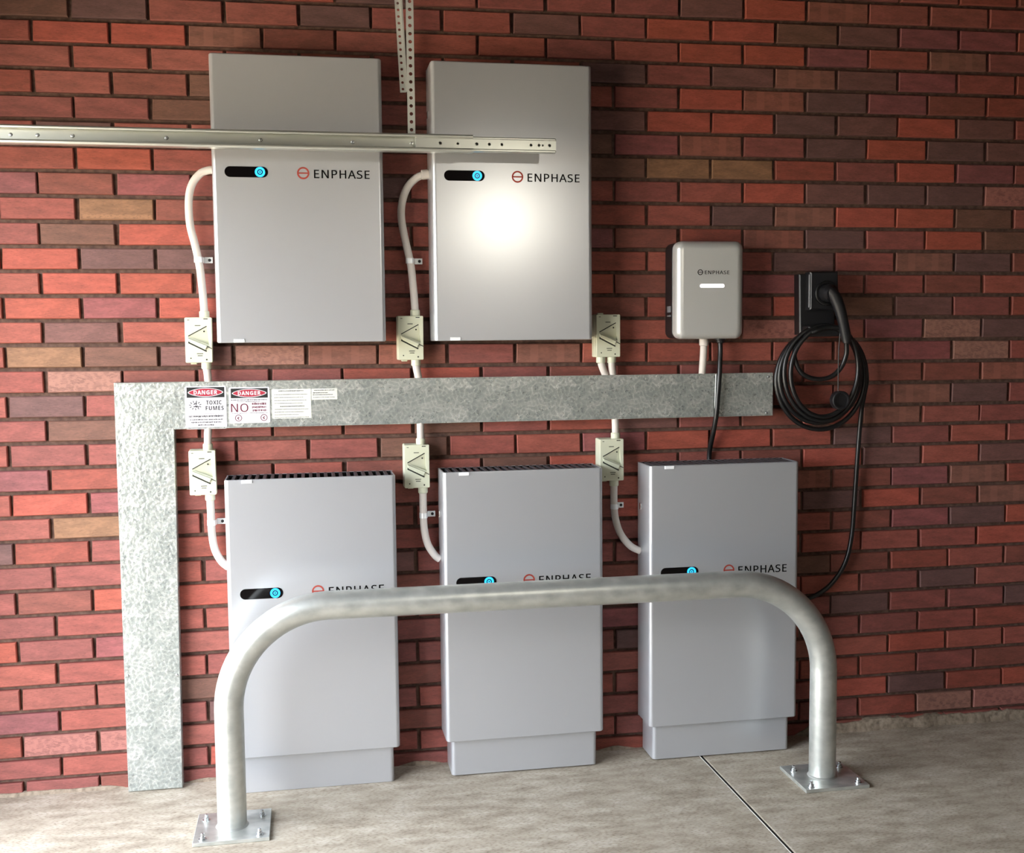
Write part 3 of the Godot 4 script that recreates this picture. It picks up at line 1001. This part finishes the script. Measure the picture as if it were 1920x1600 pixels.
func switch_box(at: Vector3, label: String, ups: Array, downs: Array) -> void:
	var o := thing("isolator_switch", at, label, "switch", "isolator switches round the trunking")
	var W := 0.086
	var H := 0.148
	var F := 0.066
	var b := MB.new()
	b.rbox(Vector3(-0.002, 0, 0.021), Vector3(W - 0.002, H + 0.002, 0.040), 0.005, 3)
	part("back_box", b, M.switch_body, o)
	# front lid, with a wedge-shaped dip across the middle
	var P := func(u: float, v: float, z: float) -> Vector3: return Vector3((u - 0.5) * W, (0.5 - v) * H, z)
	var l := MB.new()
	var rect := rrect(W, H, 0.004, 3)
	var e := 0.0015
	var m := rect.size()
	for i in m:
		var p := rect[i]; var q := rect[(i + 1) % m]
		var nn := (q - p).normalized().orthogonal()
		var N3 := Vector3(nn.x, nn.y, 0)
		l.quadn(Vector3(p.x, p.y, 0.038), Vector3(q.x, q.y, 0.038), Vector3(q.x, q.y, F - e), Vector3(p.x, p.y, F - e), N3, N3, N3, N3)
		var k := 1.0 - 2.0 * e / W
		var k2 := 1.0 - 2.0 * e / H
		l.quad(Vector3(p.x, p.y, F - e), Vector3(q.x, q.y, F - e), Vector3(q.x * k, q.y * k2, F), Vector3(p.x * k, p.y * k2, F))
	var A: Vector3 = P.call(0.12, 0.42, F); var B: Vector3 = P.call(0.82, 0.20, F); var C: Vector3 = P.call(0.88, 0.61, F)
	var TL: Vector3 = P.call(0.017, 0.01, F); var TR: Vector3 = P.call(0.983, 0.01, F); var BR: Vector3 = P.call(0.983, 0.99, F); var BL: Vector3 = P.call(0.017, 0.99, F)
	var f := Vector3(0, 0, 1)
	l.quadn(TL, TR, B, A, f, f, f, f)
	l.quadn(TR, BR, C, B, f, f, f, f)
	l.quadn(A, C, BR, BL, f, f, f, f)
	l.tri(TL, A, BL, f, f, f)
	var Cd := C - Vector3(0, 0, 0.016)
	var Ad := A - Vector3(0, 0, 0.006)
	l.quad(A, Ad, Cd, B)
	l.quad(A, C, Cd, Ad)
	l.quad(B, Cd, C, B)
	part("lid", l, M.switch_body, o)
	# the lever below the dip
	var lv := MB.new()
	lv.prism(PackedVector2Array([v2(P.call(0.11, 0.445, 0)), v2(P.call(0.14, 0.53, 0)), v2(P.call(0.76, 0.715, 0)), v2(P.call(0.83, 0.63, 0))]), F - 0.004, F + 0.007, 0.0018)
	part("lever", lv, M.switch_body, o)
	# dark grooves, screw holes and printed marks
	var g := MB.new()
	for s in [[0.12, 0.412, 0.81, 0.196, 0.0030], [0.12, 0.552, 0.79, 0.752, 0.0044], [0.82, 0.645, 0.985, 0.695, 0.0024], [0.70, 0.035, 0.86, 0.035, 0.0028]]:
		var p: Vector3 = P.call(s[0], s[1], F); var q: Vector3 = P.call(s[2], s[3], F)
		g.xf = Transform3D(Basis(Vector3(0, 0, 1), atan2(q.y - p.y, q.x - p.x)), (p + q) / 2)
		g.box(Vector3.ZERO, Vector3(p.distance_to(q), s[4], 0.0020))
	part("groove", g, M.switch_groove, o)
	var hm := MB.new()
	hm.turned(Vector3.ZERO, f, [[0.0, 0.0027], [0.0008, 0.0027], [0.0008, 0.0]], 10)
	var hmesh := hm.mesh()
	for s in [[0.71, 0.31], [0.78, 0.935], [0.75, 0.735], [0.15, 0.535]]:
		part("screw_hole", hmesh, M.switch_groove, o, P.call(s[0], s[1], F))
	var pr := MB.new()
	for s in [[0.48, 0.18, 0.018, 0.0025], [0.54, 0.80, 0.020, 0.0024], [0.54, 0.845, 0.016, 0.0024], [0.14, 0.055, 0.007, 0.002], [0.2, 0.9, 0.004, 0.004]]:
		pr.box(P.call(s[0], s[1], F + 0.0001), Vector3(s[2], s[3], 0.0012))
	part("printed_mark", pr, M.switch_print, o)
	# small moulded lug on the bottom or the top
	var lg := MB.new()
	lg.rbox(Vector3(-0.020, -H / 2 - 0.002 if downs.size() < 2 else H / 2 + 0.002, 0.028), Vector3(0.020, 0.008, 0.016), 0.002, 2)
	part("lug", lg, M.switch_body, o)
	for x in ups: gland(o, Vector3(x, H / 2, 0.045), Vector3.UP)
	for x in downs: gland(o, Vector3(x, -H / 2, 0.045), Vector3.DOWN)

func v2(p: Vector3) -> Vector2:
	return Vector2(p.x, p.y)

func switches() -> void:
	switch_box(Vector3(0.3735, 1.511, 0), "cream isolator switch above the trunking, beside the left upper cabinet", [0.019], [0.021])
	switch_box(Vector3(1.0690, 1.5115, 0), "cream isolator switch above the trunking, between the two upper cabinets", [0.018], [0.018])
	switch_box(Vector3(1.7605, 1.5125, 0), "cream isolator switch above the trunking with two short conduits below it", [], [-0.022, 0.016])
	switch_box(Vector3(0.3728, 1.0730, 0), "cream isolator switch below the trunking, beside the upright trunking", [0.018], [0.020])
	switch_box(Vector3(1.0830, 1.0728, 0), "cream isolator switch below the trunking, between left and middle floor cabinets", [0.016], [0.021])
	switch_box(Vector3(1.7720, 1.0750, 0), "cream isolator switch below the trunking, between middle and right floor cabinets", [0.019], [0.013])

# ---------------------------------------------------------------- conduits and clamps
func conduit(pts: Array, label: String, couple := -1) -> void:
	var sp := smooth(pts, 8)
	var o := thing("conduit", Vector3(sp[0].x, sp[0].y, sp[0].z), label, "conduit", "pale conduits")
	var rel := []
	for p in sp: rel.append(p - sp[0])
	var t := MB.new()
	t.tube(rel, 0.0128, 16)
	part("pipe", t, M.conduit, o)
	if couple >= 0:
		var c := MB.new()
		var i := 0 if couple == 0 else rel.size() - 1
		var dir: Vector3 = (rel[1] - rel[0]).normalized() if couple == 0 else (rel[-2] - rel[-1]).normalized()
		c.turned(rel[i], dir, [[0.0, 0.0128], [0.0, 0.0165], [0.022, 0.0165], [0.025, 0.0128]], 18)
		part("coupling", c, M.conduit, o)

func clamp_(at: Vector3, dx: float, label: String) -> void:
	var o := thing("pipe_clamp", at, label, "clamp", "metal conduit saddles")
	var b := MB.new()
	b.turned(Vector3(0, -0.009, 0), Vector3.UP, [[0.0, 0.0128], [0.0, 0.0142], [0.018, 0.0142], [0.018, 0.0128]], 20)
	part("band", b, M.bright_zinc, o)
	var t := MB.new()
	t.rbox(Vector3(dx, 0, -at.z + 0.016), Vector3(0.026, 0.020, 0.0025), 0.001, 2)
	t.rbox(Vector3(dx * 0.5, 0, -at.z / 2 - 0.004), Vector3(0.003, 0.018, at.z - 0.016), 0.0006, 1)
	part("foot", t, M.bright_zinc, o)
	var s := MB.new()
	s.turned(Vector3(dx + 0.003, 0, -at.z + 0.0172), Vector3(0, 0, 1), [[0.0, 0.0052], [0.001, 0.0052], [0.0022, 0.003], [0.0022, 0.0]], 12)
	part("screw", s, M.black_plastic, o)

func conduits() -> void:
	conduit([[0.4375, 2.063, 0.055], [0.418, 2.061, 0.055], [0.393, 2.050, 0.052], [0.367, 2.016, 0.050], [0.355, 1.966, 0.048], [0.356, 1.889, 0.045], [0.370, 1.820, 0.040], [0.382, 1.751, 0.040], [0.389, 1.673, 0.044], [0.3925, 1.604, 0.045]], "curved pale conduit from the left upper cabinet down to its isolator switch")
	conduit([[1.1385, 2.061, 0.055], [1.120, 2.058, 0.055], [1.095, 2.046, 0.052], [1.066, 2.014, 0.050], [1.049, 1.966, 0.048], [1.046, 1.913, 0.045], [1.058, 1.842, 0.040], [1.075, 1.761, 0.040], [1.083, 1.672, 0.044], [1.087, 1.604, 0.045]], "curved pale conduit from the right upper cabinet down to its isolator switch", 0)
	conduit([[0.3945, 1.418, 0.045], [0.397, 1.398, 0.044], [0.398, 1.374, 0.040]], "short pale conduit from the left upper isolator into the trunking")
	conduit([[1.087, 1.418, 0.045], [1.090, 1.402, 0.044], [1.096, 1.374, 0.038]], "short pale conduit from the middle upper isolator into the trunking")
	conduit([[1.7385, 1.419, 0.045], [1.744, 1.402, 0.044], [1.757, 1.374, 0.038]], "slanting short conduit, left of the pair below the right upper isolator")
	conduit([[1.7765, 1.419, 0.045], [1.778, 1.402, 0.044], [1.783, 1.374, 0.038]], "short conduit, right of the pair below the right upper isolator")
	conduit([[0.393, 1.2195, 0.040], [0.3918, 1.195, 0.044], [0.391, 1.166, 0.045]], "short pale conduit from the trunking down to the lower left isolator")
	conduit([[1.099, 1.2195, 0.040], [1.099, 1.195, 0.044], [1.099, 1.166, 0.045]], "short pale conduit from the trunking down to the lower middle isolator")
	conduit([[1.791, 1.2195, 0.040], [1.791, 1.195, 0.044], [1.791, 1.168, 0.045]], "short pale conduit from the trunking down to the lower right isolator")
	conduit([[0.393, 0.981, 0.045], [0.394, 0.931, 0.045], [0.395, 0.868, 0.045], [0.403, 0.813, 0.047], [0.423, 0.772, 0.050], [0.4465, 0.750, 0.052]], "pale conduit curving from lower left isolator into the left floor cabinet")
	conduit([[1.104, 0.981, 0.045], [1.104, 0.922, 0.045], [1.106, 0.857, 0.045], [1.117, 0.801, 0.047], [1.141, 0.760, 0.050], [1.1590, 0.745, 0.052]], "grey conduit curving from lower middle isolator into the middle floor cabinet")
	conduit([[1.785, 0.983, 0.045], [1.785, 0.916, 0.045], [1.791, 0.858, 0.045], [1.810, 0.804, 0.047], [1.844, 0.762, 0.050], [1.880, 0.743, 0.052]], "grey conduit curving from lower right isolator into the right floor cabinet")
	conduit([[2.117, 1.498, 0.050], [2.116, 1.44, 0.048], [2.114, 1.3725, 0.040]], "straight white conduit from the wall charger down into the trunking", 0)
	clamp_(Vector3(0.3785, 1.774, 0.040), 0.031, "zinc saddle clamp on the conduit of the left upper cabinet")
	clamp_(Vector3(1.0725, 1.772, 0.040), 0.032, "zinc saddle clamp on the conduit of the right upper cabinet")
	clamp_(Vector3(0.3945, 0.902, 0.045), 0.031, "zinc saddle clamp on the conduit of the left floor cabinet")
	clamp_(Vector3(1.1045, 0.900, 0.045), 0.031, "zinc saddle clamp on the conduit of the middle floor cabinet")
	clamp_(Vector3(1.7865, 0.906, 0.045), 0.029, "zinc saddle clamp on the conduit of the right floor cabinet")

# ---------------------------------------------------------------- wall charger
func charger() -> void:
	var o := thing("wall_charger", Vector3(2.1145, 1.4985, 0), "silver rounded wall charger with black back and a glowing white bar", "charger")
	var H := 0.340
	var b := MB.new()
	b.prism(rrect(0.250, H - 0.004, 0.024, 8, Vector2(0, H / 2)), 0.0, 0.078, 0.004)
	part("back_case", b, M.black_plastic, o)
	# domed cover: stacked outlines
	var c := MB.new()
	var rings := []
	for s in [[0.078, 0.0, 0.026], [0.104, 0.0, 0.026], [0.112, 0.0035, 0.0235], [0.118, 0.010, 0.019], [0.1215, 0.020, 0.013], [0.1225, 0.026, 0.010]]:
		rings.append([rrect(0.248 - 2 * s[1], H - 2 * s[1], s[2], 6, Vector2(0, H / 2)), s[0]])
	var cen := Vector3(0, H / 2, 0.02)
	var nrm := func(i: int, k: int) -> Vector3:
		var r0: PackedVector2Array = rings[i][0]
		var m: int = r0.size()
		var tg := (r0[(k + 1) % m] - r0[(k + m - 1) % m]).normalized().orthogonal()
		var tilt: float = [0.0, 0.15, 0.5, 0.9, 1.35, 1.5][i]
		return (Vector3(tg.x, tg.y, 0) * cos(tilt) + Vector3(0, 0, sin(tilt))).normalized()
	for i in rings.size() - 1:
		var m: int = rings[i][0].size()
		for k in m:
			var j := (k + 1) % m
			var p: Vector2 = rings[i][0][k]; var q: Vector2 = rings[i][0][j]; var r: Vector2 = rings[i + 1][0][j]; var s: Vector2 = rings[i + 1][0][k]
			c.quadn(Vector3(p.x, p.y, rings[i][1]), Vector3(q.x, q.y, rings[i][1]), Vector3(r.x, r.y, rings[i + 1][1]), Vector3(s.x, s.y, rings[i + 1][1]), nrm.call(i, k), nrm.call(i, j), nrm.call(i + 1, j), nrm.call(i + 1, k))
	var lastp: PackedVector2Array = rings[-1][0]
	var ix := Geometry2D.triangulate_polygon(lastp)
	var f := Vector3(0, 0, 1)
	for i in range(0, ix.size(), 3):
		c.tri(Vector3(lastp[ix[i]].x, lastp[ix[i]].y, 0.1225), Vector3(lastp[ix[i + 1]].x, lastp[ix[i + 1]].y, 0.1225), Vector3(lastp[ix[i + 2]].x, lastp[ix[i + 2]].y, 0.1225), f, f, f)
	part("cover", c, M.charger, o)
	var l := MB.new()
	l.prism(rrect(0.090, 0.013, 0.0064, 6), 0.0, 0.001, 0.0004)
	tag(part("light_bar", l, M.led_bar, o, Vector3(0.0055, 0.1845, 0.1225)), "glowing white light bar")
	var em := MB.new()
	em.ring(Vector3.ZERO, 0.0072, 0.0098, 0.0006)
	em.box(Vector3(0, 0, 0.0003), Vector3(0.016, 0.002, 0.0006))
	part("emblem", em, M.black_print, o, Vector3(-0.0385, 0.2315, 0.1226))
	lettering("lettering", "ENPHASE", 0.090, 0.0125, M.black_print, o, Vector3(0.0235, 0.2310, 0.1228), 400, 0.2)
	var lt := MB.new()
	lt.rbox(Vector3(-0.1265, 0.082, 0.045), Vector3(0.004, 0.006, 0.030), 0.001, 1)
	lt.rbox(Vector3(-0.1262, 0.105, 0.045), Vector3(0.003, 0.022, 0.034), 0.001, 1)
	part("side_catch", lt, M.grey_edge, o)
	var g := MB.new()
	g.turned(Vector3(0.061, 0.006, 0.055), Vector3.DOWN, [[0.0, 0.020], [0.010, 0.020], [0.012, 0.015], [0.020, 0.0135], [0.022, 0.009]], 20)
	part("cable_gland", g, M.black_plastic, o)

# ---------------------------------------------------------------- holster, plug and cable
func holster_and_cable() -> void:
	var o := thing("plug_holster", Vector3(2.550, 1.500, 0), "black plastic holster on the wall holding the charging plug and coiled cable", "holster")
	var b := MB.new()
	b.prism(PackedVector2Array([Vector2(-0.066, 0.010), Vector2(0.072, 0.002), Vector2(0.064, 0.232), Vector2(-0.070, 0.228)]), 0.0, 0.045, 0.004)
	part("back_plate", b, M.black_plastic, o)
	var f := MB.new()
	f.prism(PackedVector2Array([Vector2(-0.046, 0.098), Vector2(0.066, 0.098), Vector2(0.061, 0.236), Vector2(-0.046, 0.234)]), 0.040, 0.085, 0.005)
	part("front_housing", f, M.black_plastic, o)
	var e := MB.new()
	e.rbox(Vector3(-0.0475, 0.166, 0.080), Vector3(0.004, 0.118, 0.008), 0.0015, 2)
	part("edge_strip", e, M.grey_edge, o)
	var s := MB.new()
	s.turned(Vector3(0.014, 0.158, 0.078), Vector3(0, 0, 1), [[0.0, 0.045], [0.016, 0.045], [0.018, 0.042], [0.018, 0.035], [0.004, 0.034], [0.004, 0.0]], 28)
	part("socket", s, M.black_rubber, o)
	var h := MB.new()
	h.rbox(Vector3(0.006, 0.022, 0.062), Vector3(0.128, 0.040, 0.075), 0.008, 3)
	part("cable_hook", h, M.black_plastic, o)
	# cable with plug
	var c := thing("charging_cable", Vector3(2.55, 1.34, 0.05), "black charging cable coiled over the holster, with its plug", "cable")
	var org := c.position
	var pts := []
	var plug_end := Vector3(2.628, 1.497, 0.118)
	for q in [[2.631, 1.478, 0.115], [2.634, 1.437, 0.108], [2.617, 1.388, 0.100], [2.578, 1.355, 0.095], [2.522, 1.350, 0.092], [2.474, 1.371, 0.088], [2.449, 1.419, 0.084], [2.451, 1.467, 0.080], [2.475, 1.503, 0.076], [2.510, 1.520, 0.108], [2.552, 1.534, 0.1105]]:
		pts.append(Vector3(q[0], q[1], q[2]))
	# turns of the coil, hung over the hook; each turn has its own reach
	var turns := [[0.120, 0.150, 2.566, 1.392, 0.098], [0.135, 0.176, 2.560, 1.360, 0.086], [0.150, 0.166, 2.556, 1.376, 0.074], [0.166, 0.184, 2.560, 1.352, 0.066], [0.178, 0.186, 2.566, 1.346, 0.054]]
	var ti := 0
	for tn in turns:
		var last: bool = ti == turns.size() - 1
		var steps := 16 if not last else 5
		for i in range(1 if ti == 0 else 0, steps):
			var a := PI / 2 - TAU * i / 16.0
			var u := float(i) / 16.0
			var nx: Array = turns[mini(ti + 1, turns.size() - 1)]
			var rx := lerpf(tn[0], nx[0], u); var ry := lerpf(tn[1], nx[1], u)
			var cx := lerpf(tn[2], nx[2], u); var cy := lerpf(tn[3], nx[3], u)
			var z := lerpf(tn[4], nx[4], u)
			var top := maxf(0.0, sin(a))
			pts.append(Vector3(cx + cos(a) * rx, cy + sin(a) * ry, z + 0.020 * top * top))
		ti += 1
	for q in [[2.738, 1.290, 0.050], [2.731, 1.235, 0.044], [2.728, 1.168, 0.038], [2.722, 1.009, 0.030], [2.715, 0.869, 0.028], [2.708, 0.759, 0.026], [2.684, 0.659, 0.026], [2.630, 0.581, 0.026], [2.567, 0.540, 0.026], [2.503, 0.525, 0.024], [2.452, 0.527, 0.020]]:
		pts.append(Vector3(q[0], q[1], q[2]))
	var sp := smooth(pts, 6)
	var rel := []
	for p in sp: rel.append(p - org)
	var t := MB.new()
	t.tube(rel, 0.0086, 12)
	part("cable", t, M.black_rubber, c)
	# plug: head in the socket, handle sloping down to the right
	var hd := MB.new()
	hd.tube([Vector3(2.564, 1.658, 0.086) - org, Vector3(2.564, 1.658, 0.106) - org, Vector3(2.565, 1.657, 0.124) - org, Vector3(2.566, 1.656, 0.130) - org], [0.032, 0.033, 0.030, 0.020], 24)
	part("plug_head", hd, M.black_plastic, c)
	var hn := smooth([[2.556, 1.672, 0.118], [2.577, 1.645, 0.126], [2.594, 1.608, 0.128], [2.607, 1.570, 0.126], [2.619, 1.530, 0.122], [2.628, 1.497, 0.118], [2.631, 1.480, 0.116]], 5)
	var hr := []
	var rr := []
	var prof := [0.014, 0.022, 0.021, 0.019, 0.0185, 0.018, 0.0125]
	for i in hn.size():
		hr.append(hn[i] - org)
		var fi := float(i) / 5.0
		var lo := mini(int(fi), prof.size() - 1)
		rr.append(lerpf(prof[lo], prof[mini(lo + 1, prof.size() - 1)], fi - lo))
	var hb := MB.new()
	hb.tube(hr, rr, 18)
	part("plug_handle", hb, M.black_plastic, c)
	var cp := MB.new()
	cp.turned(Vector3(2.614, 1.272, 0.104) - org, Vector3(0, 0, 1), [[-0.012, 0.0], [-0.012, 0.034], [0.012, 0.034], [0.014, 0.031], [0.014, 0.026], [0.006, 0.025], [0.006, 0.0]], 28)
	part("plug_cap", cp, M.black_plastic, c)
	var te := MB.new()
	te.tube([Vector3(2.610, 1.520, 0.108) - org, Vector3(2.606, 1.456, 0.106) - org, Vector3(2.606, 1.38, 0.105) - org, Vector3(2.607, 1.300, 0.104) - org], 0.0022, 8)
	part("cap_tether", te, M.black_rubber, c)
	# supply cable of the charger
	var sc := thing("supply_cable", Vector3(2.1755, 1.485, 0.055), "black cable from the charger down past the trunking behind the floor cabinet", "cable")
	var q2 := smooth([[2.1755, 1.486, 0.055], [2.176, 1.451, 0.057], [2.172, 1.410, 0.063], [2.169, 1.365, 0.067], [2.164, 1.299, 0.067], [2.160, 1.230, 0.064], [2.156, 1.165, 0.045], [2.154, 1.09, 0.012], [2.154, 1.04, 0.0095]], 6)
	var r2 := []
	for p in q2: r2.append(p - sc.position)
	var t2 := MB.new()
	t2.tube(r2, 0.0088, 12)
	part("cable", t2, M.black_rubber, sc)

# ---------------------------------------------------------------- overhead door track and hangers
func door_track() -> void:
	var o := thing("door_track", Vector3(-0.55, 2.117, 0.306), "galvanised horizontal rail crossing in front of the two upper cabinets", "rail")
	# outer channel runs from beyond the left edge to x = 1.25; section in y and z
	var sec := [Vector2(-0.0275, 0.017), Vector2(-0.0275, 0.0), Vector2(0.0275, 0.0), Vector2(0.0275, 0.017)]
	var ch := MB.new()
	var L := 1.80
	ch.rbox(Vector3(L / 2, 0.0262, 0.015), Vector3(L, 0.002, 0.030), 0.0006, 1)
	ch.rbox(Vector3(L / 2, -0.0262, 0.015), Vector3(L, 0.002, 0.030), 0.0006, 1)
	# rolled lips
	ch.tube([Vector3(0, 0.0218, 0.0290), Vector3(L, 0.0218, 0.0290)], 0.0052, 16)
	ch.tube([Vector3(0, -0.0205, 0.0290), Vector3(L, -0.0205, 0.0290)], 0.0064, 16)
	var wb := MB.new()
	wb.rbox(Vector3(L / 2, 0, 0.001), Vector3(L, 0.052, 0.002), 0.0006, 1)
	part("web", wb, M.track, o)
	part("outer_channel", ch, M.track, o)
	# inner rail sliding out at the right end, with drilled holes
	var x0 := 1.62
	var x1 := 2.067
	var holes := [[1.697, 0.0052], [1.752, 0.004], [1.812, 0.0052], [1.852, 0.0048], [1.892, 0.0048], [1.986, 0.0046], [2.012, 0.0046], [2.024, 0.0032], [2.046, 0.0050]]
	var cells := []
	var cur := x0
	for i in holes.size():
		var nxt: float = (holes[i][0] + holes[i + 1][0]) / 2 if i < holes.size() - 1 else x1
		cells.append([cur, nxt, holes[i][0], holes[i][1]])
		cur = nxt
	var inr := MB.new()
	inr.perforated(cells, -0.0145, 0.0145, 0.0242, 0.0260)
	var LL := x1 - x0
	# hollow box section behind the drilled face: dark inside because it is closed
	inr.rbox(Vector3(x0 + LL / 2, 0.0185, 0.0160), Vector3(LL, 0.0080, 0.024), 0.0030, 3)
	inr.rbox(Vector3(x0 + LL / 2, -0.0188, 0.0160), Vector3(LL, 0.0086, 0.024), 0.0030, 3)
	inr.rbox(Vector3(x0 + LL / 2, 0, 0.0040), Vector3(LL, 0.034, 0.002), 0.0006, 1)
	for e in [x0 + 0.001, x1 - 0.001]: inr.rbox(Vector3(e, 0, 0.014), Vector3(0.002, 0.034, 0.020), 0.0005, 1)
	part("inner_rail", inr, M.track, o)
	var rv := MB.new()
	rv.turned(Vector3.ZERO, Vector3(0, 0, 1), [[0.0, 0.0062], [0.0015, 0.0058], [0.003, 0.004], [0.0034, 0.0]], 14)
	var rm := rv.mesh()
	for x in [-0.121, -0.046, 0.052, 0.321, 0.598, 0.877, 1.060]:
		part("rivet", rm, M.zinc, o, Vector3(x + 0.55, 0.002, 0.002))
	# front hanger, holding the track from the ceiling
	var h := thing("perforated_hanger", Vector3(1.0605, 2.10, 0.3035), "pale perforated steel strip dropping from above to the metal rail", "hanger", "perforated hangers")
	hanger(h, 0.0235, 0.0245, 0.80, 0.0056, M.strap, 0.0)
	# rear hanger, cut short between the cabinets
	var k := thing("perforated_hanger", Vector3(1.0540, 2.319, 0.100), "shorter perforated steel angle ending in mid air between the upper cabinets", "hanger", "perforated hangers")
	k.rotation = Vector3(0, 0, 0.045)
	hanger(k, 0.0195, 0.0212, 0.58, 0.0044, M.strap, 0.010)

func hanger(h: Node3D, w: float, pitch: float, length: float, hole: float, m: Material, flange: float) -> void:
	var s := MB.new()
	# built along x, then turned upright
	s.xf = Transform3D(Basis(Vector3(0, 1, 0), Vector3(-1, 0, 0), Vector3(0, 0, 1)), Vector3.ZERO)
	var cells := []
	var x := 0.0
	while x + pitch <= length:
		cells.append([x, x + pitch, x + pitch * 0.5, hole])
		x += pitch
	s.perforated(cells, -w / 2, w / 2, -0.0012, 0.0012)
	part("strip", s, m, h)
	if flange > 0.0:
		var f := MB.new()
		f.rbox(Vector3(w / 2 + 0.001, x / 2, flange / 2), Vector3(0.0022, x, flange), 0.0008, 1)
		f.rbox(Vector3(w / 2 + 0.002, x / 2, flange), Vector3(0.007, x, 0.002), 0.0008, 1)
		part("flange", f, m, h)

# ---------------------------------------------------------------- lamps outside the frame
func lamps() -> void:
	# hanging garage lamp, front right: casts the crisp shadows under the rail and the hoop
	var o := thing("hanging_lamp", Vector3(1.85, 2.22, 2.9), "hanging garage lamp with a round bulb under a metal shade", "lamp")
	var cd := MB.new()
	cd.tube([Vector3(0, 0.12, 0), Vector3(0, 0.68, 0)], 0.004, 8)
	part("cord", cd, M.black_rubber, o)
	var sh := MB.new()
	sh.turned(Vector3.ZERO, Vector3.UP, [[0.003, 0.20], [0.08, 0.10], [0.11, 0.04], [0.125, 0.0]], 28)
	part("shade", sh, M.black_plastic, o)
	var glow := mat(Color.WHITE, 0.5)
	glow.emission_enabled = true
	glow.emission = Color(1.0, 0.97, 0.90)
	glow.emission_energy_multiplier = 2.0
	var bl := SphereMesh.new()
	bl.radius = 0.04; bl.height = 0.08
	part("bulb", bl, glow, o)
	var li := OmniLight3D.new()
	li.name = "lamp_light"
	li.light_color = Color(1.0, 0.97, 0.90)
	li.light_energy = 0.75
	li.light_size = 0.035
	li.omni_range = 14.0
	li.omni_attenuation = 2.0
	li.shadow_enabled = true
	o.add_child(li)
